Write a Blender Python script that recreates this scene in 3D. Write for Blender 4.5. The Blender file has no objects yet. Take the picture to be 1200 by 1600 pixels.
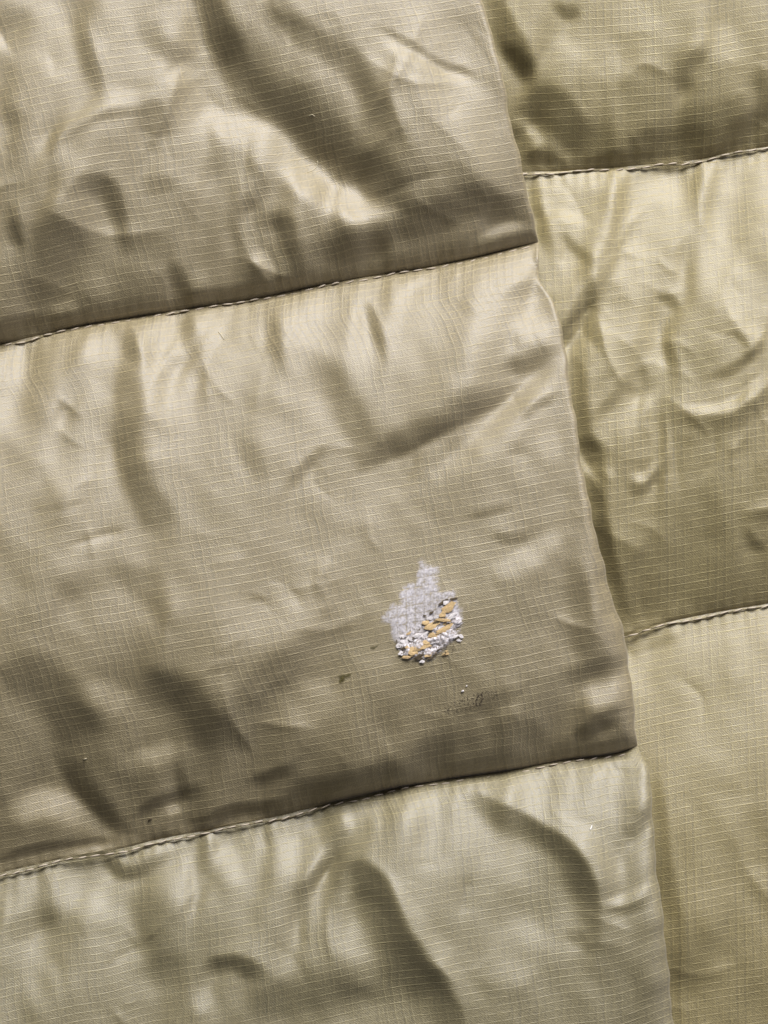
import bpy, math, random
import numpy as np
R = math.radians
random.seed(7); rng = np.random.default_rng(11)
scene = bpy.context.scene
MM = 0.001
PX = MM / 7.0                      # one photograph pixel on the cloth is a seventh of a millimetre
def W(x, y, z=0.0):                # picture coordinates (y down) on the cloth -> metres
    return ((np.asarray(x) - 600.0) * PX, (800.0 - np.asarray(y)) * PX, np.asarray(z) * PX)

# ------------------------------------------------------------------ camera, light, exposure
Z_MEAN = 130.0
DIST = 0.70
cam_d = bpy.data.cameras.new('camera'); cam = bpy.data.objects.new('camera', cam_d)
scene.collection.objects.link(cam); scene.camera = cam
cam.location = (0, 0, Z_MEAN * PX + DIST)
cam_d.sensor_fit = 'VERTICAL'; cam_d.sensor_height = 24.0
cam_d.lens = 24.0 * DIST / (1600 * PX)
cam_d.clip_start = 0.01; cam_d.clip_end = 20
world = bpy.data.worlds.new('World'); scene.world = world; world.use_nodes = True
bg = world.node_tree.nodes['Background']
bg.inputs[0].default_value = (1.0, 0.94, 0.78, 1); bg.inputs[1].default_value = 0.058

def area(name, az, el, dist, sx, sy, power, col):
    d = bpy.data.lights.new(name, 'AREA'); d.shape = 'RECTANGLE'; d.size = sx; d.size_y = sy
    d.energy = power; d.color = col
    o = bpy.data.objects.new(name, d); scene.collection.objects.link(o)
    # az measured from the top of the picture, positive towards the left
    v = np.array([-math.sin(R(az)) * math.cos(R(el)), math.cos(R(az)) * math.cos(R(el)), math.sin(R(el))])
    o.location = v * dist
    from mathutils import Vector
    o.rotation_euler = Vector(-v).to_track_quat('-Z', 'Y').to_euler()
    return o
area('window_light', -14, 38, 1.5, 0.9, 0.6, 46.0, (1.0, 0.985, 0.99))
area('sky_bounce', -92, 28, 1.5, 0.7, 0.7, 4.0, (0.72, 0.74, 1.0))
scene.view_settings.view_transform = 'Standard'; scene.view_settings.look = 'None'
scene.view_settings.exposure = 0.0; scene.view_settings.gamma = 1.0
LX, LY = 0.242, -0.970              # direction to the window in picture coordinates

# ------------------------------------------------------------------ relief of the cloth
G = 3.0
X0, X1, Y0, Y1 = -420.0, 1620.0, -420.0, 2220.0
NX = int((X1 - X0) / G); NY = int((Y1 - Y0) / G)
gx = X0 + (np.arange(NX) + 0.5) * G; gy = Y0 + (np.arange(NY) + 0.5) * G
KX = np.fft.rfftfreq(NX, G) * 2 * np.pi; KY = np.fft.fftfreq(NY, G) * 2 * np.pi
KXX, KYY = np.meshgrid(KX, KY); K2 = KXX ** 2 + KYY ** 2
def blur(a, s): return np.fft.irfft2(np.fft.rfft2(a) * np.exp(-K2 * s * s / 2), s=a.shape)

def poly_mask(pts):
    p = np.array(pts, float); m = np.zeros((NY, NX), bool)
    x0, x1 = p[:, 0].min(), p[:, 0].max(); y0, y1 = p[:, 1].min(), p[:, 1].max()
    i0, i1 = max(0, int((x0 - X0) / G)), min(NX, int((x1 - X0) / G) + 2)
    j0, j1 = max(0, int((y0 - Y0) / G)), min(NY, int((y1 - Y0) / G) + 2)
    xx, yy = np.meshgrid(gx[i0:i1], gy[j0:j1]); s = np.zeros(xx.shape, bool)
    for a, b in zip(p, np.roll(p, -1, 0)):
        if a[1] == b[1]: continue
        c = (yy < a[1]) != (yy < b[1])
        s ^= c & (xx < (b[0] - a[0]) * (yy - a[1]) / (b[1] - a[1]) + a[0])
    m[j0:j1, i0:i1] = s
    return m
def smooth_line(pts, n=10):
    p = np.array(pts, float)
    if len(p) < 3: return p
    t = np.arange(len(p)); q = np.concatenate([[2 * p[0] - p[1]], p, [2 * p[-1] - p[-2]]])
    out = []
    for k in range(len(p) - 1):
        for u in np.arange(n) / n:
            a, b, c, d = q[k], q[k + 1], q[k + 2], q[k + 3]
            out.append(0.5 * (2 * b + (c - a) * u + (2 * a - 5 * b + 4 * c - d) * u * u + (3 * b - a - 3 * c + d) * u ** 3))
    out.append(p[-1]); return np.array(out)
def stroke(S, pts, v, wl, wr=None, taper=1.0, cusp=False):
    """a soft fold along pts; wl, wr = half widths on the left and on the right of the walking direction"""
    wr = wl if wr is None else wr
    p = smooth_line(pts); w = max(wl, wr); m = (4.5 if cusp else 2.6) * w
    i0, i1 = max(0, int((p[:, 0].min() - m - X0) / G)), min(NX, int((p[:, 0].max() + m - X0) / G) + 1)
    j0, j1 = max(0, int((p[:, 1].min() - m - Y0) / G)), min(NY, int((p[:, 1].max() + m - Y0) / G) + 1)
    xx, yy = np.meshgrid(gx[i0:i1], gy[j0:j1])
    best = np.full(xx.shape, 1e9); sg = np.ones(xx.shape); tt = np.zeros(xx.shape)
    n = len(p) - 1
    for k in range(n):
        a, b = p[k], p[k + 1]; d = b - a; L2 = d @ d + 1e-9
        u = np.clip(((xx - a[0]) * d[0] + (yy - a[1]) * d[1]) / L2, 0, 1)
        ex, ey = xx - a[0] - u * d[0], yy - a[1] - u * d[1]; r = ex * ex + ey * ey
        c = r < best; best[c] = r[c]; tt[c] = ((k + u) / n)[c]; sg[c] = (d[0] * ey - d[1] * ex)[c]
    width = np.where(sg > 0, wr, wl)                  # y down: positive cross product is the right hand
    tp = np.clip(np.minimum(tt, 1 - tt) * 4 + (1 - taper), 0.15, 1) ** 0.7
    e = best / (width * (0.45 + 0.55 * tp)) ** 2
    S[j0:j1, i0:i1] += v * tp * (np.exp(-np.sqrt(e + 0.006)) - math.exp(-4.5) if cusp else np.exp(-e ** 1.5))
def build_slopes(strokes, polys):
    S = np.zeros((NY, NX)); layers = {}
    for q in strokes: stroke(S, *q)
    for pts, v, b in polys:
        layers.setdefault(b, np.zeros((NY, NX)))[poly_mask(pts)] += v
    for b, l in layers.items(): S += blur(l, b)
    return S
def pix(l, z): 
    k = 1 + (Z_MEAN - z) * PX / DIST
    return [([(600 + (x - 600) * k, 800 + (y - 800) * k) for x, y in q[0]],) + tuple(q[1:]) for q in l]
def solve(S, amp, lam=0.8, eps=2.0e-3):
    """height whose slope towards the light is amp*S (least squares, smooth across the light)"""
    s = amp * S                                        # bright = rises walking away from the light
    D = 1j * (LX * -1 * KXX + LY * -1 * KYY)           # derivative walking away from the light
    Hf = np.conj(D) * np.fft.rfft2(s) / (np.abs(D) ** 2 + lam * K2 ** 2 + 0.02 * K2 + eps ** 2)
    return np.fft.irfft2(Hf, s=S.shape)
def noise(scale, seed, ax=1.0, ang=0.0):
    r = np.random.default_rng(seed).normal(size=(NY, NX))
    c, s = math.cos(ang), math.sin(ang)
    ka = (KXX * c + KYY * s) * scale * ax; kb = (-KXX * s + KYY * c) * scale
    f = np.exp(-(ka ** 2 + kb ** 2) / 2) * np.sqrt(K2) * scale
    a = np.fft.irfft2(np.fft.rfft2(r) * f, s=(NY, NX)); return a / a.std()
def sample(a, x, y):
    fx = np.clip((x - X0) / G - 0.5, 0, NX - 1.001); fy = np.clip((y - Y0) / G - 0.5, 0, NY - 1.001)
    i = fx.astype(int); j = fy.astype(int); u = fx - i; v = fy - j
    return (a[j, i] * (1 - u) + a[j, i + 1] * u) * (1 - v) + (a[j + 1, i] * (1 - u) + a[j + 1, i + 1] * u) * v
def curve(pts, smooth=True):
    p = np.array(pts, float); 
    def f(x): return np.interp(x, p[:, 0], p[:, 1])
    xs = np.linspace(p[0, 0], p[-1, 0], 400); ys = f(xs)
    if smooth:
        k = np.ones(13) / 13; ys = np.convolve(np.pad(ys, 6, mode='edge'), k, 'valid')
    return lambda x: np.interp(x, xs, ys) + np.where(np.asarray(x) < xs[0], (np.asarray(x) - xs[0]) * (ys[5] - ys[0]) / (xs[5] - xs[0]), 0) + np.where(np.asarray(x) > xs[-1], (np.asarray(x) - xs[-1]) * (ys[-1] - ys[-6]) / (xs[-1] - xs[-6]), 0)

# seams (picture coordinates)
L1 = curve([(-400, 606), (0, 538), (130, 508), (200, 497), (300, 481), (400, 467), (470, 452), (560, 434), (650, 421), (740, 403), (800, 388), (845, 377), (1000, 345)])
L2 = curve([(-400, 1450), (0, 1364), (90, 1343), (150, 1330), (190, 1327), (240, 1312), (330, 1296), (430, 1276), (540, 1249), (620, 1231), (700, 1217), (800, 1203), (880, 1187), (950, 1180), (985, 1172), (1005, 1160), (1200, 1115)])
L0 = lambda x: L1(x) - 815.0
L3 = lambda x: L2(x) + 800.0
R1 = curve([(600, 292), (820, 268), (870, 268), (950, 262), (1020, 257), (1090, 250), (1140, 238), (1200, 229), (1700, 160)])
R2 = curve([(700, 1044), (975, 990), (1010, 980), (1060, 968), (1120, 956), (1200, 943), (1700, 850)])
R0 = lambda x: R1(x) - 730.0
R3 = lambda x: R2(x) + 780.0
_e = np.array([(-420, 640), (-200, 700), (0, 751), (80, 776), (150, 790), (200, 800), (262, 816), (320, 831), (352, 838), (378, 845), (400, 846), (420, 843), (434, 841), (452, 855), (500, 877), (560, 884), (650, 897), (710, 905), (770, 915), (850, 934), (920, 952), (975, 972), (1030, 984), (1090, 991), (1150, 998), (1172, 1002), (1200, 1013), (1240, 1021), (1290, 1021), (1380, 1029), (1470, 1040), (1560, 1050), (1600, 1055), (2220, 1130)], float)
def edge(y):
    a = 0
    for o in (-9, -4, 0, 4, 9): a = a + np.interp(np.asarray(y) + o, _e[:, 0], _e[:, 1])
    return a / 5 + 1.2 * np.sin(np.asarray(y) / 17.0) + 0.8 * np.sin(np.asarray(y) / 7.3)

# ---- folds of the overlapping left panel: (points, slope, half width left, half width right)
SL = [
 # top chamber
 ([(290, -120), (318, 10), (350, 75), (400, 140), (470, 205), (540, 258), (610, 300), (660, 318)], -0.78, 54, 26),
 ([(330, -60), (345, 40), (380, 100)], -0.5, 22, 28),
 ([(400, 120), (470, 180), (540, 235), (620, 290), (680, 315)], -0.32, 50, 26),
 ([(400, 10), (470, 55), (540, 100), (590, 160), (640, 230)], -0.55, 24, 24),
 ([(420, -100), (440, 10), (490, 45)], -0.3, 22, 22),
 ([(593, 47), (650, 75), (700, 98), (738, 112)], -0.6, 8, 8),
 ([(600, 62), (660, 92), (735, 128)], 0.45, 14, 14),
 ([(60, 330), (85, 240), (120, 190), (170, 168), (230, 175)], -0.4, 7, 12),
 ([(20, 340), (52, 268), (92, 205), (145, 160), (215, 152), (300, 158)], 0.35, 16, 16),
 ([(215, 162), (240, 185), (235, 215)], -0.45, 26, 26),
 ([(290, 175), (380, 200), (460, 245), (530, 300), (590, 345)], 0.6, 26, 40),
 ([(440, 250), (520, 295), (600, 335)], 0.75, 40, 34),
 ([(-10, 10), (35, 40)], -0.4, 24, 24), ([(-10, 180), (35, 186)], -0.45, 22, 22),
 ([(128, 40), (140, 90), (160, 140)], -0.45, 14, 20),
 ([(215, 30), (250, 60), (300, 95)], -0.4, 20, 20),
 ([(110, 300), (140, 284), (172, 292), (188, 330), (192, 380)], -0.65, 16, 24),
 ([(108, 310), (85, 370), (66, 440), (40, 500)], -0.8, 36, 30),
 ([(160, 330), (165, 400), (150, 440)], 0.1, 30, 30),
 ([(20, 330), (35, 395)], -0.5, 10, 18),
 ([(325, 195), (335, 240), (322, 290)], -0.3, 14, 14),
 ([(385, 250), (400, 300), (374, 340), (374, 400)], -0.4, 10, 14),
 ([(240, 270), (250, 310)], -0.35, 22, 22),
 ([(410, 350), (437, 352), (452, 380), (470, 430)], -0.7, 24, 16),
 ([(395, 375), (415, 420), (425, 450)], 0.5, 14, 14),
 ([(255, 428), (275, 432), (283, 470)], -0.5, 18, 18),
 ([(300, 440), (330, 450)], 0.35, 24, 18),
 ([(70, 500), (95, 480), (120, 478)], 0.45, 16, 18),
 ([(500, 385), (560, 372), (620, 350)], -0.75, 28, 24),
 ([(560, 390), (640, 345), (720, 318), (780, 322), (835, 332)], -0.7, 30, 24),
 ([(690, 255), (730, 285), (790, 318)], -0.35, 16, 22),
 ([(740, 385), (790, 362), (836, 350)], 0.8, 14, 12),
 ([(640, 60), (720, 170), (790, 260)], 0.3, 50, 50),
 ([(170, 505), (210, 480), (240, 478)], 0.3, 14, 14),
 ([(60, 120), (90, 80), (80, 20)], 0.25, 30, 30), ([(270, 100), (300, 130)], 0.35, 30, 30),
 ([(-60, 530), (0, 519), (60, 508), (130, 490)], -0.8, 15, 15), ([(190, 486), (300, 464), (400, 449), (480, 432), (560, 416)], -0.7, 9, 9),
 # middle chamber
 ([(-40, 1362), (60, 1338), (140, 1318), (180, 1312)], -0.6, 8, 8), ([(300, 1290), (380, 1274), (450, 1258)], -0.9, 10, 10),
 ([(182, 505), (195, 530), (215, 565)], -0.7, 10, 22),
 ([(128, 540), (118, 580), (100, 630), (95, 650)], -0.45, 16, 12),
 ([(165, 600), (195, 610), (200, 650), (188, 690), (190, 720)], -0.55, 46, 22),
 ([(185, 690), (215, 750), (245, 800), (262, 845)], -0.55, 34, 24),
 ([(140, 690), (120, 730), (70, 760)], 0.4, 40, 30),
 ([(290, 490), (292, 535), (268, 570)], -0.45, 14, 16),
 ([(345, 520), (318, 550), (308, 610)], -0.3, 8, 12),
 ([(240, 540), (248, 600), (270, 660)], 0.4, 22, 22),
 ([(420, 470), (425, 520), (440, 575)], -0.35, 12, 16),
 ([(570, 450), (582, 500), (600, 560)], -0.55, 9, 14),
 ([(640, 455), (655, 440), (670, 425)], -0.4, 8, 14),
 ([(475, 560), (510, 585), (540, 640), (570, 690), (600, 735)], -0.5, 28, 28),
 ([(575, 735), (640, 700), (720, 652), (805, 608)], -0.85, 32, 12),
 ([(620, 745), (690, 700), (740, 660)], -0.3, 30, 34),
 ([(690, 745), (760, 680), (830, 610), (880, 565)], 0.5, 18, 30),
 ([(785, 455), (830, 448), (862, 456)], -0.5, 18, 18),
 ([(785, 570), (830, 562), (880, 552)], -0.62, 18, 18),
 ([(800, 510), (870, 505)], 0.35, 22, 22),
 ([(815, 655), (840, 632), (880, 614)], -0.5, 7, 9),
 ([(840, 700), (880, 690)], 0.2, 30, 30),
 ([(450, 770), (480, 730), (505, 695)], -0.35, 8, 12),
 ([(370, 690), (395, 720), (412, 755)], -0.28, 20, 20),
 ([(725, 806), (760, 800), (800, 792)], -0.3, 8, 8),
 ([(765, 838), (800, 846), (830, 838)], -0.4, 10, 12),
 ([(760, 905), (830, 870), (890, 830)], 0.35, 16, 18),
 ([(895, 860), (905, 930), (920, 1000), (925, 1040)], -0.4, 22, 28),
 ([(935, 900), (945, 960)], 0.45, 10, 14),
 ([(860, 1060), (920, 1045), (985, 1020)], -0.35, 12, 16),
 ([(905, 1090), (950, 1080), (985, 1070)], 0.75, 22, 22),
 ([(905, 1165), (930, 1140), (958, 1112)], -0.65, 14, 14),
 ([(935, 1160), (975, 1140)], 0.45, 14, 14),
 ([(75, 960), (140, 905), (215, 910), (260, 960)], -0.3, 24, 24),
 ([(-10, 1060), (60, 1060), (110, 1120), (140, 1200)], -0.5, 40, 40),
 ([(200, 1060), (260, 1075), (310, 1120), (320, 1180)], -0.6, 34, 34),
 ([(85, 1185), (130, 1250), (185, 1298)], -0.6, 26, 16),
 ([(200, 1190), (245, 1180), (285, 1168)], 0.5, 16, 18),
 ([(120, 1080), (170, 1090), (200, 1110)], 0.35, 26, 22),
 ([(0, 1270), (70, 1270), (150, 1295)], 0.75, 26, 26),
 ([(210, 1280), (250, 1252), (305, 1228)], -0.5, 9, 11),
 ([(275, 1190), (290, 1245), (315, 1225)], -0.4, 12, 12),
 ([(250, 1280), (280, 1268)], 0.6, 12, 12),
 ([(385, 1228), (425, 1215), (470, 1195)], -0.45, 9, 12),
 ([(340, 1170), (390, 1110), (440, 1050), (480, 1000)], -0.38, 34, 34),
 ([(450, 1150), (490, 1110), (530, 1060)], 0.38, 34, 34),
 ([(330, 960), (420, 980), (500, 930)], 0.3, 40, 40),
 ([(835, 396), (841, 426)], -1.1, 6, 7),
 ([(440, 1278), (520, 1256), (600, 1234), (655, 1222)], -0.9, 12, 12),
 ([(430, 1270), (500, 1245), (560, 1222), (640, 1195)], -0.5, 26, 26),
 ([(640, 1200), (700, 1165), (780, 1150)], -0.4, 26, 22),
 ([(700, 1130), (760, 1105), (830, 1060)], -0.28, 14, 18),
 ([(780, 1130), (830, 1145), (860, 1180)], -0.3, 18, 18),
 ([(560, 1190), (620, 1160)], 0.25, 20, 20),
 # bottom chamber
 ([(1012, 1400), (1025, 1500), (1045, 1640)], -0.5, 60, 40), ([(940, 1470), (980, 1560), (1000, 1640)], -0.25, 40, 40),
 ([(165, 1335), (178, 1362), (205, 1372), (285, 1338)], -1.0, 15, 15),
 ([(303, 1300), (318, 1345), (305, 1410)], -0.75, 12, 16),
 ([(412, 1285), (420, 1330)], -0.45, 10, 12),
 ([(515, 1268), (532, 1310), (512, 1360), (478, 1400), (474, 1470)], -0.85, 10, 18),
 ([(45, 1360), (60, 1430), (75, 1480)], -0.35, 16, 16), ([(0, 1470), (60, 1440), (110, 1470)], -0.35, 24, 24),
 ([(215, 1390), (245, 1470), (255, 1570)], -0.6, 40, 34),
 ([(100, 1540), (30, 1560)], 0.3, 36, 36), ([(110, 1400), (150, 1440)], 0.35, 30, 30),
 ([(310, 1530), (360, 1512), (415, 1530)], -0.75, 14, 18),
 ([(300, 1560), (330, 1580)], 0.45, 20, 20),
 ([(380, 1600), (470, 1560), (560, 1540), (640, 1560)], -0.65, 40, 36),
 ([(525, 1378), (560, 1366), (590, 1395), (625, 1445), (665, 1500), (705, 1560), (730, 1640)], -0.95, 15, 54),
 ([(590, 1370), (650, 1440), (700, 1510), (760, 1590)], 0.35, 20, 20),
 ([(520, 1440), (560, 1490), (600, 1560)], 0.25, 24, 24),
 ([(720, 1222), (752, 1254), (826, 1288), (880, 1318), (910, 1356), (930, 1410), (926, 1480)], -0.9, 11, 34),
 ([(880, 1290), (940, 1330), (960, 1390)], 0.55, 20, 18),
 ([(800, 1250), (880, 1270), (940, 1290)], 0.3, 30, 30),
 ([(700, 1280), (760, 1330), (830, 1400)], 0.2, 40, 40),
 ([(955, 1192), (990, 1204)], -0.7, 10, 9),
 ([(980, 1322), (1000, 1290), (1008, 1260)], -0.6, 16, 12),
 ([(940, 1410), (980, 1400), (1015, 1385)], 0.5, 8, 8), ([(945, 1425), (985, 1416), (1018, 1402)], -0.4, 7, 8),
 ([(890, 1480), (920, 1470)], -0.35, 14, 14),
 ([(850, 1440), (800, 1490), (830, 1540)], 0.35, 40, 40),
 ([(720, 1225), (660, 1250), (600, 1290)], 0.3, 30, 30),
 ([(600, 1245), (610, 1275)], -0.3, 9, 10), ([(590, 1262), (588, 1300)], 0.3, 9, 9),
 ([(345, 1330), (365, 1400)], 0.3, 18, 18), ([(450, 1300), (440, 1380)], 0.3, 22, 22),
]
PL = [
 ([(-120, -200), (330, -200), (330, 60), (360, 200), (300, 270), (-120, 300)], 0.22, 40),
 ([(480, -100), (700, -100), (780, 220), (640, 220)], 0.20, 40),
 ([(-200, 1040), (330, 1060), (420, 1150), (640, 1180), (640, 1230), (-200, 1330)], -0.22, 40),
 ([(-420, 950), (300, 960), (560, 1010), (800, 1100), (980, 1090), (1000, 1180), (-420, 1460)], -0.18, 40),
 ([(-420, 560), (300, 500), (860, 420), (860, 500), (400, 560), (-420, 680)], 0.18, 30),
 ([(-420, 1380), (1000, 1180), (1000, 1290), (500, 1370), (-420, 1500)], 0.04, 30),
 ([(-420, 1420), (500, 1330), (1000, 1230), (1060, 1800), (-420, 1800)], -0.13, 50),
 ([(480, 230), (620, 290), (600, 350), (470, 330)], 0.2, 24),
]
# ---- folds of the right panel underneath
SR = [
 ([(812, 215), (846, 330), (862, 410)], -0.35, 12, 14), ([(900, 560), (925, 700), (952, 850), (990, 980)], -0.5, 12, 18), ([(1032, 1230), (1046, 1400), (1072, 1620)], -0.4, 12, 22),
 ([(770, -40), (790, 40), (820, 75), (834, 130)], -0.6, 14, 22),
 ([(780, 50), (805, 90), (830, 120)], -0.4, 18, 10),
 ([(880, 256), (960, 247), (1040, 242), (1100, 235), (1160, 220), (1230, 205)], -0.9, 12, 12),
 ([(1000, 215), (1100, 190), (1200, 170)], -0.3, 30, 30),
 ([(830, 190), (850, 225)], 0.55, 12, 14),
 ([(812, 250), (845, 238), (880, 252)], -0.85, 12, 14),
 ([(797, 195), (820, 205)], -0.4, 12, 12),
 ([(1062, 150), (1072, 110), (1098, 78)], -0.5, 16, 12),
 ([(861, 6), (885, 20), (902, 6)], -0.55, 10, 10),
 ([(1188, 90), (1196, 150), (1190, 200)], -0.5, 14, 20),
 ([(1130, 225), (1160, 195), (1200, 190)], -0.5, 18, 18),
 ([(980, 225), (1050, 215), (1110, 200)], -0.35, 20, 20),
 ([(850, 60), (900, 90), (1000, 100)], 0.25, 40, 40), ([(1000, -20), (1010, 60)], 0.2, 40, 40),
 ([(1120, 30), (1140, 110)], 0.25, 30, 30),
 # middle chamber
 ([(1108, 255), (1094, 320), (1080, 380), (1078, 450)], -0.42, 16, 14),
 ([(872, 540), (900, 510), (928, 465), (922, 425)], -0.85, 18, 14),
 ([(860, 480), (890, 440), (895, 380)], 0.35, 20, 20),
 ([(850, 350), (880, 330), (925, 345)], 0.4, 10, 12), ([(880, 365), (910, 395), (935, 420)], -0.35, 9, 10),
 ([(840, 310), (855, 345)], -0.35, 10, 10), ([(900, 300), (960, 300)], -0.12, 14, 14),
 ([(1025, 460), (1045, 470), (1066, 486)], -0.5, 7, 8),
 ([(1038, 525), (1050, 555), (1058, 585)], -0.5, 9, 12),
 ([(1000, 480), (1020, 540), (1030, 600)], 0.25, 18, 18),
 ([(1107, 588), (1150, 572), (1196, 546)], -0.45, 8, 10),
 ([(1066, 640), (1130, 632), (1170, 610), (1210, 582)], 0.55, 9, 9),
 ([(1066, 655), (1130, 652), (1175, 630), (1215, 604)], -0.4, 8, 22),
 ([(930, 650), (960, 620), (980, 598), (1005, 612)], -0.4, 9, 14),
 ([(968, 690), (995, 640), (1030, 615)], 0.35, 14, 14),
 ([(1042, 612), (1040, 700), (1036, 820)], -0.3, 6, 12),
 ([(975, 755), (1005, 765), (1036, 722)], -0.35, 8, 10), ([(980, 742), (1004, 752), (1030, 715)], 0.45, 9, 7),
 ([(900, 705), (925, 698), (950, 708)], -0.45, 14, 12),
 ([(905, 745), (935, 735), (960, 745)], 0.35, 10, 12),
 ([(926, 815), (965, 820)], -0.3, 16, 14),
 ([(1158, 830), (1180, 850), (1205, 858)], -0.4, 9, 12),
 ([(1110, 760), (1105, 850)], -0.18, 20, 20), ([(1150, 700), (1155, 780)], 0.2, 24, 24),
 ([(900, 590), (940, 560), (960, 500)], 0.2, 22, 22),
 ([(1120, 340), (1140, 440), (1180, 500)], 0.25, 40, 40),
 ([(960, 380), (1000, 430)], 0.2, 40, 40),
 # bottom chamber
 ([(985, 1008), (1000, 1030)], -0.35, 8, 9), ([(1010, 1020), (1050, 1005), (1075, 985)], -0.25, 8, 10),
 ([(1150, 960), (1165, 1010), (1150, 1080)], 0.2, 16, 20),
 ([(1190, 1240), (1196, 1300), (1190, 1360)], -0.22, 26, 26),
 ([(1075, 1420), (1080, 1520), (1085, 1620)], -0.3, 30, 26),
 ([(1140, 1500), (1200, 1560)], -0.12, 50, 50),
]
PR = [
 ([(800, 165), (850, 131), (900, 146), (930, 195), (912, 250), (880, 225), (862, 196), (836, 184)], -0.55, 7),
 ([(1060, 152), (1098, 78), (1080, 140)], -0.4, 5), ([(780, 47), (815, 64), (832, 87), (832, 128), (803, 87)], -0.4, 5),
 ([(700, 120), (1300, 100), (1300, 270), (700, 280)], -0.16, 30),
 ([(1060, 655), (1300, 600), (1300, 960), (960, 990)], -0.10, 22),
 ([(880, 770), (1300, 740), (1300, 960), (960, 1000)], -0.14, 34),
 ([(930, 1380), (1400, 1340), (1400, 1700), (930, 1700)], -0.03, 60),
]
AMP = 0.63
def ragged(S, seed):                         # cloth never folds along a clean curve: let every fold wander a little
    xx, yy = np.meshgrid(gx, gy)
    dx = 3.6 * noise(40, seed) + 1.0 * noise(14, seed + 1); dy = 3.6 * noise(40, seed + 2) + 1.0 * noise(14, seed + 3)
    return sample(S, xx + dx, yy + dy)

def creases(seed, n, box, a0, a1, l0, l1, ang=None, spread=1.0):
    """single sharp creases, each running out into the cloth, of every size and direction"""
    r = np.random.default_rng(seed); z = np.zeros((NY, NX))
    for k in range(n):
        x, y = r.uniform(box[0], box[2]), r.uniform(box[1], box[3]); l = l0 * (l1 / l0) ** r.uniform() * 0.5
        a = r.uniform(0, math.pi) if ang is None else ang + spread * r.normal(); b = r.normal() * 0.25
        p = [(x - l * math.cos(a - b), y - l * math.sin(a - b)), (x, y), (x + l * math.cos(a + b), y + l * math.sin(a + b))]
        w = l * r.uniform(0.22, 0.42)
        stroke(z, p, r.choice([-1, 1, 1]) * r.uniform(a0, a1) * (l / 60) ** 0.8, w * r.uniform(0.5, 1), w * r.uniform(0.5, 1), cusp=True)
    return blur(z, 1.8)
crumple = noise(60, 1, 0.6, 0.5) * 1.4 + noise(26, 2, 0.7, -0.7) * 0.55 + noise(11, 3) * 0.16
HL = solve(ragged(build_slopes(pix(SL, 165), pix(PL, 165)), 31), AMP)
HR = solve(ragged(build_slopes(pix(SR, 75), pix(PR, 75)), 41), AMP)
HL += 0.8 * (HL - blur(HL, 9)); HR += 0.8 * (HR - blur(HR, 9))      # crisper turns than the soft drawing gives
HL += crumple
HL += creases(6, 34, (380, -20, 860, 400), 1.4, 3.0, 40, 150, 0.8, 0.8)
HL += creases(5, 80, (-350, -350, 1100, 2100), 2.4, 6.0, 50, 220, 1.1, 0.9) + creases(4, 300, (-350, -350, 1100, 2100), 1.3, 3.2, 28, 100)
HR += np.roll(crumple, (90, 140), (0, 1)) * 0.85
HR += creases(8, 40, (700, -300, 1600, 2000), 2.0, 5.0, 60, 200, 1.2, 0.7) + creases(9, 26, (860, 380, 1250, 860), 3.0, 6.0, 50, 170, 1.3, 1.0) + creases(10, 110, (760, 20, 1300, 900), 1.4, 3.2, 28, 80)

def puff(t, H):                              # quilted chamber, t = 0 at its upper seam; it sags and overhangs the lower one
    t = np.clip(t, 0, 1); b = 4 * t * (1 - t)
    k = 0.60 - 0.16 * t; e = 0.014
    return H * ((b + e) ** k - e ** k)
pk = np.random.default_rng(5)
PUCK = [(pk.uniform(-400, 1600), pk.uniform(14, 34), pk.uniform(-1, 1), pk.uniform(35, 110)) for _ in range(170)]
def puckers(x, dist, off):
    """little gathers drawn up by the stitching, fading away from the seam"""
    a = np.zeros(np.broadcast(x, dist).shape)
    for k, (c, w, v, l) in enumerate(PUCK):
        if k % 2 != off: continue
        a += v * 8.0 * np.exp(-((x - c + dist * 0.15 * v) / w) ** 2) * (dist / 18) * np.exp(-dist / l * 2) 
    return a
def z_panel(x, y, seams, Hs, H, zs, side):
    z = np.zeros(np.broadcast(x, y).shape)
    for j in range(len(seams) - 1):
        ya, yb = seams[j](x), seams[j + 1](x)
        m = (y >= ya - 1e-6) & (y <= yb + 1e-6)
        t = (y - ya) / (yb - ya)
        da, db = y - ya, yb - y
        dmp = 1 - np.exp(-np.clip(np.minimum(da, db), 0, None) / 16.0)
        zz = zs + puff(t, H[j]) + sample(Hs, x, y) * dmp + puckers(x, np.clip(da, 0, None), j % 2) + 0.6 * puckers(x, np.clip(db, 0, None), (j + 1) % 2)
        zz = zz + 1.5 * np.sin(x / 3.42 + 2 * np.sin(x / 37.0)) * (np.exp(-np.clip(da, 0, None) / 11.0) + np.exp(-np.clip(db, 0, None) / 9.0)) * dmp * 2.2
        z = np.where(m, zz, z)
    return z
def at_height(fn, z):                        # a curve read off the picture, laid out at its own height above the table
    k = 1 + (Z_MEAN - z) * PX / DIST
    xs = np.linspace(-600, 1800, 600); ys = fn(xs)
    X, Y = 600 + (xs - 600) * k, 800 + (ys - 800) * k
    return lambda x: np.interp(x, X, Y)
L1, L2, R1, R2 = at_height(L1, 74), at_height(L2, 74), at_height(R1, 0), at_height(R2, 0)
LS = [L0, L1, L2, L3]; RS = [R0, R1, R2, R3]
ZL, ZR = 74.0, 0.0
def z_left(x, y): return z_panel(x, y, LS, HL, (84, 90, 84), ZL, 0)
def z_right(x, y): return z_panel(x, y, RS, HR, (66, 72, 58), ZR, 1)
def roll_w(y): return np.interp(y, [-400, 350, 378, 430, 700, 850, 960, 1120, 1168, 1230, 1400, 1700], [10, 9, 6, 7, 10, 18, 38, 34, 12, 22, 50, 60])

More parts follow.
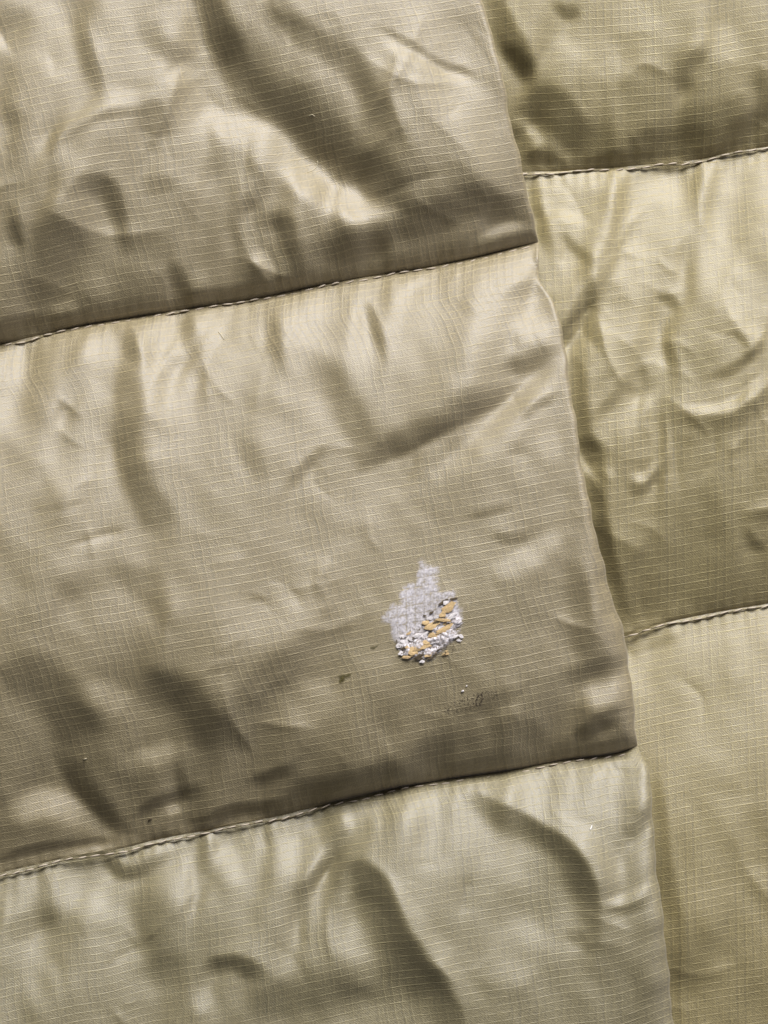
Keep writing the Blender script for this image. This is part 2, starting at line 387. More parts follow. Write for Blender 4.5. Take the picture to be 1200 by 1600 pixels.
# ------------------------------------------------------------------ materials
class NT:
    def __init__(s, name):
        s.m = bpy.data.materials.new(name); s.m.use_nodes = True; s.t = s.m.node_tree
        s.b = s.t.nodes['Principled BSDF']
    def n(s, typ, **kw):
        o = s.t.nodes.new(typ)
        for k, v in kw.items(): setattr(o, k, v)
        return o
    def link(s, a, b): s.t.links.new(a, b)
    def val(s, sock, v):
        if hasattr(v, 'links') or isinstance(v, bpy.types.NodeSocket): s.link(v, sock)
        else: sock.default_value = v
    def math(s, op, a, b=None, c=None, clamp=False):
        o = s.n('ShaderNodeMath', operation=op, use_clamp=clamp)
        s.val(o.inputs[0], a)
        if b is not None: s.val(o.inputs[1], b)
        if c is not None: s.val(o.inputs[2], c)
        return o.outputs[0]
    def mix(s, f, a, b):
        o = s.n('ShaderNodeMix', data_type='RGBA')
        s.val(o.inputs[0], f)
        for i, v in ((6, a), (7, b)):
            if isinstance(v, tuple): o.inputs[i].default_value = (*v, 1)
            else: s.link(v, o.inputs[i])
        return o.outputs[2]
    def noise(s, vec, scale, detail=2.0, rough=0.5, dim='3D'):
        o = s.n('ShaderNodeTexNoise', noise_dimensions=dim); s.link(vec, o.inputs['Vector'])
        o.inputs['Scale'].default_value = scale; o.inputs['Detail'].default_value = detail; o.inputs['Roughness'].default_value = rough
        return o.outputs['Fac']
    def ramp(s, v, lo, hi, smooth=True):
        o = s.n('ShaderNodeMapRange', interpolation_type='SMOOTHSTEP' if smooth else 'LINEAR')
        s.link(v, o.inputs[0]); o.inputs[1].default_value = lo; o.inputs[2].default_value = hi
        return o.outputs[0]
    def scale(s, vec, sx, sy, sz=1.0):
        o = s.n('ShaderNodeVectorMath', operation='MULTIPLY'); s.link(vec, o.inputs[0]); o.inputs[1].default_value = (sx, sy, sz)
        return o.outputs[0]

def ripstop(name, base, pitch_u, pitch_v):
    """nylon ripstop; UV in photograph pixels along the threads"""
    q = NT(name); uv = q.n('ShaderNodeUVMap').outputs[0]
    sep = q.n('ShaderNodeSeparateXYZ'); q.link(uv, sep.inputs[0]); u, v = sep.outputs[0], sep.outputs[1]
    wob = q.noise(uv, 0.012, 3)
    u2 = q.math('ADD', u, q.math('MULTIPLY', wob, 4.0)); v2 = q.math('ADD', v, q.math('MULTIPLY', q.noise(uv, 0.02, 2), 1.2))
    def line(c, pitch, half):
        f = q.math('FRACT', q.math('DIVIDE', c, pitch))
        d = q.math('MULTIPLY', q.math('ABSOLUTE', q.math('SUBTRACT', f, 0.5)), pitch)
        return q.math('SUBTRACT', 1.0, q.ramp(d, half * 0.25, half))
    hl = line(v2, pitch_v, 1.25)                       # weft threads: strong
    dash = q.ramp(q.noise(q.scale(uv, 0.09, 0.35), 1.0, 2), 0.30, 0.62)
    band = q.ramp(q.noise(q.scale(uv, 0.004, 0.012), 1.0, 2), 0.32, 0.6)
    hl = q.math('MULTIPLY', hl, q.math('MULTIPLY', q.math('MULTIPLY_ADD', dash, 0.85, 0.15), q.math('MULTIPLY_ADD', band, 0.55, 0.45)))
    vl = line(u2, pitch_u, 1.15)                       # warp threads: weak, broken by the weave
    vdash = q.ramp(q.noise(q.scale(uv, 0.5, 0.28), 1.0, 2), 0.35, 0.62)
    vband = q.ramp(q.noise(q.scale(uv, 0.016, 0.004), 1.0, 3), 0.40, 0.66)
    vl = q.math('MULTIPLY', vl, q.math('MULTIPLY', q.math('MULTIPLY_ADD', vdash, 0.8, 0.2), q.math('MULTIPLY_ADD', vband, 0.85, 0.15)))
    vs = q.math('MULTIPLY', line(q.math('ADD', u2, 3.0), pitch_u, 2.0), q.math('MULTIPLY_ADD', vband, 0.8, 0.1))
    # the fine twill between them
    tw = q.n('ShaderNodeMath', operation='SINE')
    q.link(q.math('MULTIPLY', q.math('ADD', u, q.math('MULTIPLY', v, 0.8)), 2 * math.pi / 3.4), tw.inputs[0])
    twill = tw.outputs[0]
    grain = q.ramp(q.noise(q.scale(uv, 0.34, 0.44), 1.0, 1, 0.7), 0.28, 0.72, False)
    coarse = q.noise(q.scale(uv, 0.20, 0.26), 1.0, 2, 0.7)
    slub = q.noise(q.scale(uv, 0.03, 0.5), 1.0, 2)
    slubv = q.noise(q.scale(uv, 0.4, 0.025), 1.0, 2)
    dirt = q.noise(uv, 0.006, 4)
    d3 = tuple(c * 0.86 for c in base)
    col = q.mix(q.ramp(dirt, 0.3, 0.7), base, tuple(c * k for c, k in zip(base, (1.05, 1.03, 1.04))))
    g = q.math('ADD', q.math('MULTIPLY', q.math('SUBTRACT', grain, 0.5), 0.75), q.math('MULTIPLY', q.math('SUBTRACT', slub, 0.5), 0.5))
    g = q.math('ADD', g, q.math('MULTIPLY', q.math('SUBTRACT', slubv, 0.5), 0.4))
    g = q.math('ADD', g, q.math('MULTIPLY', q.math('SUBTRACT', coarse, 0.5), 0.40))
    g = q.math('MULTIPLY_ADD', twill, 0.13, q.math('ADD', g, 0.5), clamp=True)
    col2 = q.mix(g, tuple(c * 0.42 for c in base), tuple(c * 1.6 for c in base))
    col = q.mix(0.75, col, col2)
    col = q.mix(q.math('MULTIPLY', vs, 0.42), col, tuple(c * 0.45 for c in base))
    col = q.mix(q.math('MULTIPLY', vl, 0.30), col, tuple(min(1, c * 2.0) for c in base))
    col = q.mix(q.math('MULTIPLY', hl, 0.40), col, tuple(min(1, c * 2.35) for c in base))
    q.link(col, q.b.inputs['Base Color'])
    h = q.math('ADD', q.math('MULTIPLY', hl, 0.6), q.math('MULTIPLY', vl, 0.35))
    h = q.math('ADD', h, q.math('MULTIPLY', g, 0.55))
    bp = q.n('ShaderNodeBump'); bp.inputs['Strength'].default_value = 0.62; bp.inputs['Distance'].default_value = 1.0 * PX
    q.link(h, bp.inputs['Height']); q.link(bp.outputs[0], q.b.inputs['Normal'])
    q.val(q.b.inputs['Roughness'], q.math('MULTIPLY_ADD', grain, 0.16, 0.55))
    q.b.inputs['Specular IOR Level'].default_value = 0.5; q.b.inputs['IOR'].default_value = 2.15
    q.b.inputs['Specular Tint'].default_value = (0.93, 0.94, 1.0, 1)
    q.b.inputs['Sheen Weight'].default_value = 0.12; q.b.inputs['Sheen Roughness'].default_value = 0.4
    q.b.inputs['Sheen Tint'].default_value = (0.95, 0.93, 1.0, 1)
    return q.m
FAB_L = ripstop('khaki_ripstop_nylon', (0.226, 0.180, 0.085), 12.9, 12.4)  # one cloth throughout; how grey the sheen looks per panel is put into base colour
FAB_C = ripstop('khaki_ripstop_low_sheen_dark', (0.206, 0.172, 0.079), 12.9, 12.4)  # same cloth, darker copy with less grey sheen in its colour
FAB_R = ripstop('khaki_ripstop_low_sheen', (0.238, 0.190, 0.070), 12.9, 12.6)  # same cloth again, yellower where the panel reflects less grey light
def plain(name, col, rough=0.6, var=0.25, sc=2500.0, bump=0.0, spec=0.4):
    q = NT(name); co = q.n('ShaderNodeTexCoord').outputs['Object']
    f = q.noise(co, sc, 3)
    q.link(q.mix(f, tuple(c * (1 - var) for c in col), tuple(min(1, c * (1 + var)) for c in col)), q.b.inputs['Base Color'])
    q.b.inputs['Roughness'].default_value = rough; q.b.inputs['Specular IOR Level'].default_value = spec
    if bump:
        b = q.n('ShaderNodeBump'); b.inputs['Strength'].default_value = 0.6; b.inputs['Distance'].default_value = bump
        q.link(q.noise(co, sc * 1.5, 2), b.inputs['Height']); q.link(b.outputs[0], q.b.inputs['Normal'])
    return q.m
THREAD = plain('pale_sewing_thread', (0.50, 0.425, 0.33), 0.5, 0.2, 4000, 0.00003)
BOBBIN = plain('brown_seam_thread', (0.19, 0.155, 0.085), 0.6, 0.3, 3000)

# ------------------------------------------------------------------ object helpers
def link(o): scene.collection.objects.link(o); return o
def grid_mesh(name, x, y, z, uv=None, flip=False):
    nr, nc = x.shape
    wx, wy, wz = W(x, y, z)
    co = np.stack([wx, wy, wz], -1).reshape(-1, 3).astype(np.float32)
    idx = np.arange(nr * nc).reshape(nr, nc)
    f = np.stack([idx[:-1, :-1], idx[1:, :-1], idx[1:, 1:], idx[:-1, 1:]], -1).reshape(-1, 4)
    if flip: f = f[:, ::-1]
    me = bpy.data.meshes.new(name)
    me.vertices.add(len(co)); me.vertices.foreach_set('co', co.ravel())
    me.loops.add(f.size); me.loops.foreach_set('vertex_index', f.ravel().astype(np.int32))
    me.polygons.add(len(f)); me.polygons.foreach_set('loop_start', (np.arange(len(f)) * 4).astype(np.int32))
    me.polygons.foreach_set('loop_total', np.full(len(f), 4, np.int32))
    me.polygons.foreach_set('use_smooth', np.ones(len(f), bool))
    if uv is not None:
        l = me.uv_layers.new(name='UVMap'); l.data.foreach_set('uv', np.stack(uv, -1).reshape(-1, 2)[f.ravel()].astype(np.float32).ravel())
    me.update(calc_edges=True); return me
def part(name, me, mat, parent, label=None):
    o = link(bpy.data.objects.new(name, me)); o.parent = parent
    if mat is not None and not me.materials: me.materials.append(mat)
    if label: o['label'] = label
    return o
jacket = link(bpy.data.objects.new('puffer_jacket', None))
jacket['label'] = 'stained khaki ripstop puffer jacket lying flat with one quilted panel lapped over another'
jacket['category'] = 'jacket'

def thread_uv(x, y, z, u_flip=1):
    """arc length along the rows and columns, so the woven grid stretches over the folds"""
    nr, nc = x.shape; m = nr // 2
    def arc(a, ax):
        dx, dy, dz = (np.diff(q, axis=ax) for q in (x, y, z))
        s = np.sqrt(dx ** 2 + dy ** 2 + (0.5 * dz) ** 2)
        return np.concatenate([np.zeros_like(np.take(s, [0], ax)), np.cumsum(s, ax)], ax)
    vv = arc(None, 0); vv = vv - vv[m:m + 1]
    uu = arc(None, 1) * 0.07 + 0.93 * (x - x[:, :1]); c = nc // 3; uu = uu - uu[:, c:c + 1]
    return uu, -vv
STEP = 2.6
def left_chamber(j, label):
    ds = np.concatenate([np.arange(1450, 70, -STEP * 1.05)])
    frac = np.linspace(1, 0, 30)[1:]          # last stretch before the rolled edge
    th = np.linspace(0, 0.5 * math.pi, 12)[1:]; un = np.linspace(0.5 * math.pi, math.pi, 9)[1:]
    nrow = int(820 / STEP); t = np.linspace(0, 1, nrow)
    t = 0.5 - 0.5 * np.cos(np.pi * t); t = 0.65 * np.linspace(0, 1, nrow) + 0.35 * t
    ncol = len(ds) + len(frac) + len(th) + len(un) + 1
    x = np.zeros((nrow, ncol)); y = np.zeros_like(x); drop = np.zeros_like(x); xs = np.zeros_like(x)
    ya_e = yb_e = None
    T = t[:, None]
    yg = LS[j](900.0) * (1 - t) + LS[j + 1](900.0) * t
    for _ in range(6):                        # row height at the edge
        xe = edge(yg); yg = LS[j](xe) * (1 - t) + LS[j + 1](xe) * t
    rw = roll_w(yg)
    rz = np.minimum(rw * 1.0, 40)
    cols = []
    for d in ds: cols.append((xe - d, 0 * xe))
    for f in frac: cols.append((xe - rw - f * (70 - rw) , 0 * xe))
    for a in th: cols.append((xe - rw + rw * math.sin(a), rz * (1 - math.cos(a))))
    for a in un: cols.append((xe - rw + rw * math.sin(a), rz * (1 - math.cos(a))))
    cols.append((xe - rw - 60, rz * 2 + 6))
    for k, (cx, dr) in enumerate(cols): x[:, k] = cx; drop[:, k] = dr
    y = LS[j](x) * (1 - T) + LS[j + 1](x) * T
    z = z_left(x, np.clip(y, LS[j](x) + 1e-4, LS[j + 1](x) - 1e-4)) - drop
    me = grid_mesh('baffle', x, y, z, thread_uv(x, y, z))
    return part('baffle', me, FAB_C if j == 2 else FAB_L, jacket, label)
def right_chamber(j, label):
    xs = np.arange(640, 1600, STEP * 1.1); nrow = int(740 / STEP)
    t = np.linspace(0, 1, nrow); t = 0.65 * t + 0.35 * (0.5 - 0.5 * np.cos(np.pi * t))
    T = t[:, None]
    x = np.repeat(xs[None], nrow, 0); 
    y = RS[j](x) * (1 - T) + RS[j + 1](x) * T
    x = x + 0.03 * (y - 500); y = RS[j](x) * (1 - T) + RS[j + 1](x) * T
    z = z_right(x, np.clip(y, RS[j](x) + 1e-4, RS[j + 1](x) - 1e-4))
    me = grid_mesh('baffle', x, y, z, thread_uv(x, y, z))
    return part('baffle', me, FAB_R, jacket, label)
left_chamber(0, 'puffed chamber with a deep diagonal fold, above the upper long seam')
left_chamber(1, 'puffed chamber carrying the white crusty stain')
left_chamber(2, 'puffed chamber below the lower long seam, with two slanting folds')
right_chamber(0, 'short chamber above the upper seam of the panel underneath')
right_chamber(1, 'creased chamber between the two seams of the panel underneath')
right_chamber(2, 'smooth olive chamber below the lower seam of the panel underneath')

# ------------------------------------------------------------------ seams and their stitches
def tube(name, pts, rad, sides=6, caps=True):
    p = np.array(pts, float); n = len(p); vs = []; fs = []
    for k in range(n):
        a = p[min(k + 1, n - 1)] - p[max(k - 1, 0)]; a /= np.linalg.norm(a)
        s = np.cross(a, (0, 0, 1)); s /= np.linalg.norm(s) + 1e-12; b = np.cross(s, a)
        r = rad[k] if hasattr(rad, '__len__') else rad
        for i in range(sides):
            w = 2 * math.pi * i / sides; vs.append(tuple(p[k] + r * (s * math.cos(w) + b * math.sin(w))))
    for k in range(n - 1):
        for i in range(sides):
            i2 = (i + 1) % sides; fs.append((k * sides + i, k * sides + i2, (k + 1) * sides + i2, (k + 1) * sides + i))
    if caps: fs.append(tuple(range(sides))[::-1]); fs.append(tuple((n - 1) * sides + i for i in range(sides)))
    me = bpy.data.meshes.new(name); me.from_pydata(vs, [], fs); me.update()
    me.polygons.foreach_set('use_smooth', np.ones(len(fs), bool)); return me
STITCH = []
for k in range(4):                               # four shapes of stitch, 20 px long, shared
    n = 5; L = 7.6 * PX; a = np.linspace(-1, 1, n)
    pts = np.stack([a * L, (0.7 * np.sin(a * 1.3 + k)) * PX, (1.5 * (1 - a ** 2) - 1.0 + 0.2 * k) * PX], -1)
    STITCH.append(tube('stitch', pts, np.array([0.6, 1.15, 1.3, 1.15, 0.6]) * PX, 5)); STITCH[-1].materials.append(THREAD)
def seam(fn, x0, x1, zfun, lift, label):
    xs = np.arange(x0, x1, 4.0)
    ys = fn(xs) + 1.6 * np.sin(xs / 29.0 + 2 * np.sin(xs / 83.0)) + 4.6; zs = zfun(xs, fn(xs)) + lift - 1.8
    pts = np.stack(W(xs, ys, zs), -1)
    o = part('seam', tube('seam', pts, 1.1 * PX, 5), BOBBIN, jacket, label)
    x = x0 + 12; k = 0
    while x < x1 - 8:
        dx = 1.0; sl = float(fn(x + 8) - fn(x - 8)) / 16.0
        s = bpy.data.objects.new('stitch', STITCH[random.randrange(4)]); link(s); s.parent = o
        yy = float(fn(np.array([x]))[0]) + 1.6 * math.sin(x / 29.0 + 2 * math.sin(x / 83.0)) + 4.0 + random.uniform(-0.5, 0.5)
        zz = float(zfun(np.array([x]), fn(np.array([x])))[0]) + lift + 0.8
        s.location = tuple(float(c) for c in W(x, yy, zz))
        s.rotation_euler = (R(random.uniform(-4, 4)), R(random.uniform(-5, 5)), math.atan(-sl) + R(4.5 + random.uniform(-4, 4)))
        s.scale = (random.uniform(0.9, 1.08), 1, 1)
        x += random.uniform(20.6, 23.0) * math.cos(math.atan(sl)); k += 1
    return o
z_seam_l = lambda x, y: np.full(np.shape(x), ZL); z_seam_r = lambda x, y: np.full(np.shape(x), ZR)
seam(L1, -330, 842, z_seam_l, 7.5, 'upper stitched seam of the lapped panel')
seam(L2, -330, 1002, z_seam_l, 7.5, 'lower stitched seam of the lapped panel')
seam(R1, 790, 1500, z_seam_r, 6.0, 'upper stitched seam of the panel underneath')
seam(R2, 945, 1500, z_seam_r, 6.0, 'lower stitched seam of the panel underneath')

# ------------------------------------------------------------------ the dried stain and other marks
def film(name, poly, mat, lift, parent, label=None, crust=None, res=1.4, soft=4.0):
    p = np.array(poly, float); m = 10
    xs = np.arange(p[:, 0].min() - m, p[:, 0].max() + m, res); ys = np.arange(p[:, 1].min() - m, p[:, 1].max() + m, res)
    xx, yy = np.meshgrid(xs, ys); ins = np.zeros(xx.shape, bool); dist = np.full(xx.shape, 1e9)
    for a, b in zip(p, np.roll(p, -1, 0)):
        d = b - a; u = np.clip(((xx - a[0]) * d[0] + (yy - a[1]) * d[1]) / (d @ d + 1e-9), 0, 1)
        dist = np.minimum(dist, np.hypot(xx - a[0] - u * d[0], yy - a[1] - u * d[1]))
        if a[1] != b[1]: ins ^= ((yy < a[1]) != (yy < b[1])) & (xx < d[0] * (yy - a[1]) / d[1] + a[0])
    cover = np.clip(0.5 + np.where(ins, dist, -dist) / (2 * soft), 0, 1)
    zz = z_left(xx, yy) + lift
    cr = np.zeros(xx.shape) if crust is None else crust(xx, yy) * np.clip(cover * 2 - 1, 0, 1)
    r = np.random.default_rng(3).normal(size=xx.shape)
    kx = np.fft.fftfreq(xx.shape[1])[None]; ky = np.fft.fftfreq(xx.shape[0])[:, None]
    def nz(s): 
        q = np.fft.ifft2(np.fft.fft2(r) * np.exp(-(kx ** 2 + ky ** 2) * (2 * np.pi * s / res) ** 2 / 2)).real; return q / q.std()
    zz = zz + cr * (1.4 + 0.9 * nz(4.0) + 0.7 * nz(1.8))
    me = grid_mesh(name, xx, yy, zz, (xx - 600, (yy - 1000) + 0.2 * (xx - 600)))
    for an, av in (('cover', cover), ('crust', cr)):
        a = me.attributes.new(an, 'FLOAT', 'POINT'); a.data.foreach_set('value', av.ravel().astype(np.float32))
    keep = cover > 0.02
    import bmesh
    bm = bmesh.new(); bm.from_mesh(me); bm.verts.ensure_lookup_table(); k = keep.ravel()
    bmesh.ops.delete(bm, geom=[v for v in bm.verts if not k[v.index]], context='VERTS'); bm.to_mesh(me); bm.free()
    return part(name, me, mat, parent, label)
def film_mat(name, thin, thick, crumbly, amount, lines):
    q = NT(name); uv = q.n('ShaderNodeUVMap').outputs[0]
    cov = q.n('ShaderNodeAttribute', attribute_name='cover').outputs['Fac']; cr = q.n('ShaderNodeAttribute', attribute_name='crust').outputs['Fac']
    sep = q.n('ShaderNodeSeparateXYZ'); q.link(uv, sep.inputs[0])
    def line(c, p, h):
        f = q.math('FRACT', q.math('DIVIDE', c, p)); d = q.math('MULTIPLY', q.math('ABSOLUTE', q.math('SUBTRACT', f, 0.5)), p)
        return q.math('SUBTRACT', 1.0, q.ramp(d, h * 0.4, h))
    gl = q.math('MAXIMUM', line(sep.outputs[1], 13.4, 1.6), q.math('MULTIPLY', line(sep.outputs[0], 13.8, 1.5), 0.8))
    n1 = q.noise(uv, 0.30, 4, 0.7); n2 = q.noise(uv, 0.09, 3); n3 = q.noise(q.scale(uv, 0.5, 0.9), 1.0, 1)
    col = q.mix(cr, thin, thick); col = q.mix(q.ramp(n1, 0.42, 0.58), col, crumbly)
    q.link(col, q.b.inputs['Base Color']); q.b.inputs['Roughness'].default_value = 0.45
    b = q.n('ShaderNodeBump'); b.inputs['Strength'].default_value = 0.8; b.inputs['Distance'].default_value = 1.5 * PX
    q.link(n1, b.inputs['Height']); q.link(b.outputs[0], q.b.inputs['Normal'])
    a = q.math('ADD', cov, q.math('MULTIPLY', q.math('SUBTRACT', n1, 0.5), 1.1))
    a = q.math('ADD', a, q.math('MULTIPLY', q.math('SUBTRACT', n2, 0.5), 0.8))
    a = q.ramp(a, 0.35, 1.15)
    a = q.math('MULTIPLY', a, q.math('MULTIPLY_ADD', q.ramp(q.noise(uv, 0.13, 5, 0.75), 0.28, 0.62), 0.75, 0.25))
    a = q.math('MULTIPLY', a, q.math('MULTIPLY_ADD', cr, 1.0 - amount, amount, clamp=True))
    a = q.math('SUBTRACT', a, q.math('MULTIPLY', q.math('MULTIPLY', gl, lines), q.math('SUBTRACT', 1.0, cr)), clamp=True)
    q.link(a, q.b.inputs['Alpha']); return q.m
def cp(pts): return [(510 + x / 4.286, 860 + y / 4.286) for x, y in pts]
STAIN = film_mat('dried_white_residue', (0.72, 0.70, 0.80), (0.50, 0.43, 0.40), (0.90, 0.86, 0.90), 0.68, 0.16)
OLIVE = film_mat('olive_scuff', (0.075, 0.062, 0.02), (0.1, 0.08, 0.03), (0.12, 0.10, 0.035), 1.0, 0.1)
crust_f = lambda x, y: np.clip(((y - 860) * 4.286 - 470 + ((x - 510) * 4.286 - 640) * 0.45) / 110, 0, 1)
stain = film('dried_stain', cp([(610, 65), (640, 45), (670, 82), (725, 95), (765, 98), (740, 170), (765, 262), (800, 250), (860, 262), (880, 320), (905, 380), (915, 440), (905, 520), (850, 600), (765, 680), (690, 735), (600, 728), (510, 712), (468, 640), (425, 560), (420, 495), (365, 478), (362, 440), (400, 400), (420, 350), (490, 345), (478, 290), (500, 240), (540, 212), (592, 200), (602, 130)]), STAIN, 1.2, jacket, 'chalky white residue with cream crumbs at its lower edge', crust_f, soft=7.0)
CRUMB_MAT = [plain('cream_crumb', (0.66, 0.47, 0.24), 0.7, 0.38, 1800, 0.0003), plain('white_crumb', (0.78, 0.73, 0.72), 0.7, 0.2, 2200, 0.0003), plain('brown_crumb', (0.085, 0.062, 0.035), 0.7, 0.5, 2500, 0.0001)]
def crumb_mesh(k, mat):
    import bmesh
    bm = bmesh.new(); bmesh.ops.create_icosphere(bm, subdivisions=2, radius=1.0); r = np.random.default_rng(100 + k)
    w = r.normal(size=(6, 3)); ph = r.uniform(0, 6, 6)
    for v in bm.verts:
        c = np.array(v.co); f = 1 + sum(0.17 * math.sin(2.6 * float(a @ c) + b) for a, b in zip(w, ph)); v.co = c * f
    me = bpy.data.meshes.new('crumb'); bm.to_mesh(me); bm.free(); me.materials.append(CRUMB_MAT[mat])
    return me
CR = [[crumb_mesh(k + 10 * m, m) for k in range(4)] for m in range(3)]
def crumb(cx, cy, lx, ly, rot, mat, hz=1.0):
    x, y = 510 + cx / 4.286, 860 + cy / 4.286
    o = link(bpy.data.objects.new('crumb', CR[mat][random.randrange(4)])); o.parent = stain
    a, b = lx / 8.572, ly / 8.572
    o.location = tuple(float(c) for c in W(x, y, float(z_left(np.array([x]), np.array([y]))[0]) + 1.7 + hz * (0.3 if hz < 0.9 else 1.0)))
    o.scale = (a * PX, b * PX, min(b, 2.0) * 0.30 * hz * PX); o.rotation_euler = (R(random.uniform(-8, 8)), R(random.uniform(-8, 8)), R(rot))
for c in [(805, 388, 95, 48, 28, 0), (778, 420, 50, 34, 40, 0), (690, 505, 92, 44, 12, 0), (655, 480, 46, 26, 0, 0), (775, 528, 120, 32, 26, 0), (722, 566, 64, 40, 20, 0), (775, 462, 90, 24, -4, 0), (640, 640, 96, 42, 14, 0), (578, 664, 52, 58, 70, 0), (532, 706, 66, 22, 5, 0), (686, 688, 58, 26, 30, 0), (662, 612, 44, 34, 0, 0), (545, 650, 30, 28, 0, 0),
          (745, 600, 120, 24, 18, 1), (838, 572, 90, 18, 15, 1), (492, 628, 36, 60, -60, 1), (520, 610, 60, 24, -30, 1), (610, 560, 50, 26, 10, 1), (660, 555, 50, 24, 40, 1), (560, 590, 44, 22, -20, 1), (840, 430, 60, 26, 30, 1), (870, 470, 60, 22, 10, 1), (800, 340, 46, 28, 30, 1), (735, 440, 40, 22, 10, 1), (830, 500, 50, 20, 30, 1), (690, 450, 44, 22, 0, 1), (500, 680, 30, 24, 0, 1), (640, 735, 30, 16, 0, 1),
          (630, 690, 66, 22, 20, 2), (610, 715, 60, 16, 0, 2), (690, 715, 46, 14, 20, 2), (745, 655, 52, 14, 30, 2), (725, 690, 36, 12, 20, 2), (770, 345, 44, 16, 30, 2), (845, 318, 50, 14, 10, 2), (700, 410, 30, 12, 30, 2), (735, 472, 50, 14, 15, 2), (700, 545, 50, 12, 20, 2), (560, 690, 22, 26, 0, 2), (800, 325, 30, 12, 0, 2), (655, 430, 24, 8, 0, 2), (520, 640, 18, 22, 0, 2)]:
    crumb(*c, *((1.5,) if c[5] == 0 else ()))
rc = np.random.default_rng(77); nfl = 0
while nfl < 46:
    a, rr = rc.uniform(0, 2 * math.pi), math.sqrt(rc.uniform()); x, y = 668 + 235 * rr * math.cos(a), 545 + 175 * rr * math.sin(a)
    if y + 0.45 * (x - 640) < 500 or (x > 850 and y > 620): continue
    m = int(rc.choice([0, 1, 2], p=[0.30, 0.54, 0.16] if y < 630 else [0.3, 0.35, 0.35])); l = rc.uniform(16, 46)
    crumb(x, y, l, l * rc.uniform(0.3, 0.6), 20 + rc.normal() * 25, m, rc.uniform(0.35, 0.7)); nfl += 1
import bmesh
def grains(name, pts, mat, parent, label, seed):
    bm = bmesh.new(); r = np.random.default_rng(seed)
    for (x, y, s) in pts:
        z = float(z_left(np.array([x]), np.array([y]))[0]) + 0.5
        c = np.array([float(q) for q in W(x, y, z)]); a = r.uniform(0.6, 1.25, 6) * s * PX
        v = [bm.verts.new(tuple(c + np.array(d))) for d in ((a[0], 0, 0), (0, a[1], 0), (-a[2], 0, 0), (0, -a[3], 0), (0, 0, min(s, 1.4) * 0.2 * PX))]
        for i in range(4): bm.faces.new((v[i], v[(i + 1) % 4], v[4]))
    me = bpy.data.meshes.new(name); bm.to_mesh(me); bm.free()
    o = part(name, me, mat, parent, label); o['kind'] = 'stuff'; return o
gr = np.random.default_rng(21); pts = []
while len(pts) < 105:                        # a slanting, uneven scatter, densest right of its middle
    u, v = gr.uniform(-1, 1), gr.uniform(-1, 1)
    if u * u + v * v > 1 or gr.uniform() > 0.5 + 0.5 * math.exp(-((u - 0.15) / 0.6) ** 2): continue
    x, y = 735 + 42 * u - 3 * v, 1095 - 13 * u + 12 * v
    if any((x - p[0]) ** 2 + (y - p[1]) ** 2 < 5.5 for p in pts): continue
    pts.append((x, y, gr.uniform(0.6, 1.1) * (1.75 if abs(u - 0.3) < 0.25 and gr.uniform() < 0.4 else 1)))
grains('crusted_grit', pts, plain('black_brown_grit', (0.05, 0.038, 0.027), 0.7, 0.4, 3000, 0.0, 0.15), jacket, 'scatter of tiny dark grains below the white residue', 5)
pts = []
for k in range(260):
    a = gr.uniform(0, 2 * math.pi); rr = math.sqrt(gr.uniform(0, 1)); x, y = 655 + 245 * rr * math.cos(a), 545 + 185 * rr * math.sin(a)
    if y + 0.45 * (x - 640) < 520 - 40 * gr.uniform(): continue
    pts.append((510 + x / 4.286, 860 + y / 4.286, gr.uniform(0.6, 1.4)))
o = grains('residue_flecks', pts, CRUMB_MAT[2], stain, None, 6); 
for v in o.data.vertices: v.co.z += 2.6 * PX
film('scuff_mark', cp([(292, 638), (325, 630), (350, 628), (335, 645), (312, 660), (290, 655)]), OLIVE, 0.8, jacket, 'small dark olive scuff beside the white residue', res=0.9, soft=2.0)
film('scuff_mark', cp([(62, 832), (110, 822), (150, 815), (178, 812), (165, 840), (135, 848), (120, 875), (85, 885), (88, 850)]), OLIVE, 0.8, jacket, 'olive wedge shaped scuff left of the white residue', res=0.9, soft=2.5)

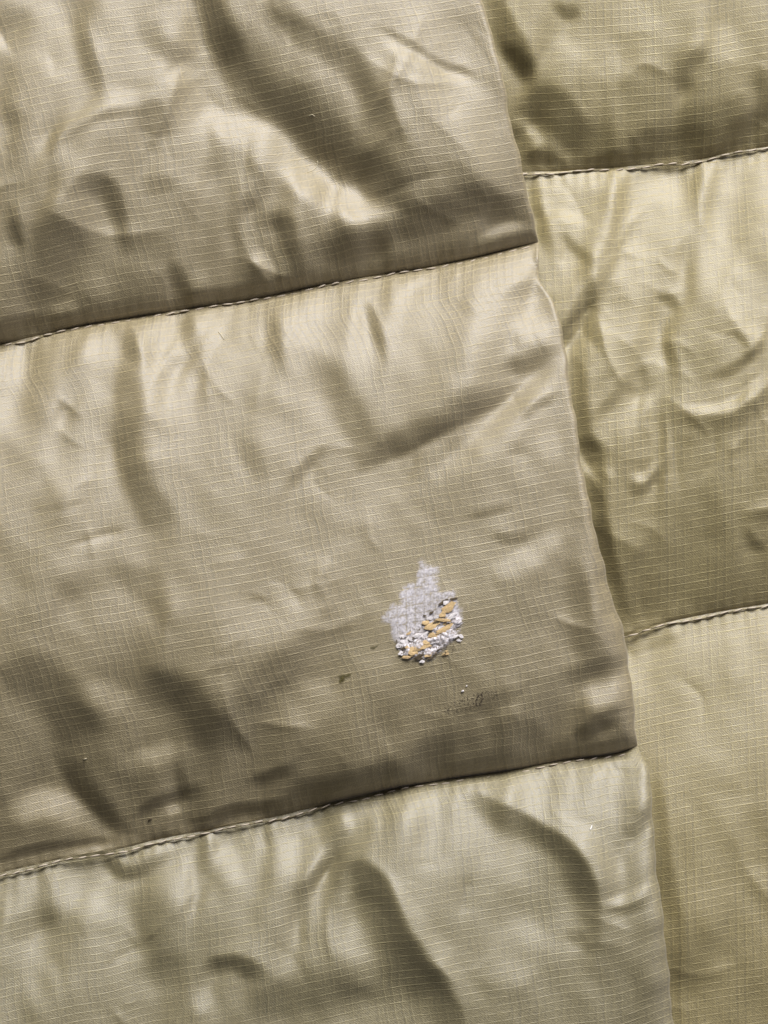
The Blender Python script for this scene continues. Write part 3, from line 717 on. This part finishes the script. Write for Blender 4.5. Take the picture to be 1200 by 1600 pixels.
def thing(o, label, cat, group=None):
    o['label'] = label; o['category'] = cat
    if group: o['group'] = group
def fibre(name, pts, rad, mat, label, cat, zf=None):
    zf = zf or z_left
    p = smooth_line(pts, 4); z = zf(p[:, 0], p[:, 1]) + rad + 0.2
    q = np.stack(W(p[:, 0], p[:, 1], z), -1); c = q.mean(0)
    me = tube(name, q - c, rad * PX, 5); me.materials.append(mat); o = link(bpy.data.objects.new(name, me)); o.location = c
    thing(o, label, cat); return o
LINT = plain('cream_lint', (0.52, 0.46, 0.32), 0.8, 0.1)
fibre('lint_fibre', [(480, 268), (488, 264), (494, 258), (496, 249)], 0.55, LINT, 'curled cream lint fibre on the bright slope of the top left chamber', 'lint')
fibre('lint_fibre', [(340, 517), (345, 523), (350, 530)], 0.6, LINT, 'short straight pale fibre just under the upper long seam', 'lint')
fibre('lint_fibre', [(483, 183), (488, 181), (492, 184)], 0.5, LINT, 'tiny pale fibre inside the deep diagonal fold', 'lint')
fibre('lint_fibre', [(130, 1187), (135, 1185)], 0.8, LINT, 'pale speck of lint above the lower long seam at far left', 'lint')
fibre('grit_speck', [(229, 1286), (234, 1282)], 1.2, CRUMB_MAT[2], 'single black speck above the puckered lower long seam', 'speck')
fibre('lint_fibre', [(921, 1295), (923, 1292), (924, 1289)], 1.0, plain('white_lint', (0.85, 0.83, 0.8), 0.8, 0.05), 'white fleck of lint below the lower seam near the rolled edge', 'lint')
fibre('dried_fleck', [(720, 1079), (724, 1077)], 1.3, CRUMB_MAT[1], 'larger white fleck above the scatter of dark grains', 'fleck')
fibre('dried_fleck', [(727, 1071), (729, 1069)], 0.9, CRUMB_MAT[1], 'smaller white fleck, highest above the scatter of dark grains', 'fleck')

# ------------------------------------------------------------------ surface under the jacket
tb = grid_mesh('tabletop', *np.meshgrid(np.linspace(-3000, 4200, 3), np.linspace(-3000, 4600, 3)), np.full((3, 3), -60.0))
tb.materials.append(plain('pale_table_paint', (0.5, 0.48, 0.44), 0.6, 0.06, 40))
to = link(bpy.data.objects.new('tabletop', tb)); to['kind'] = 'structure'
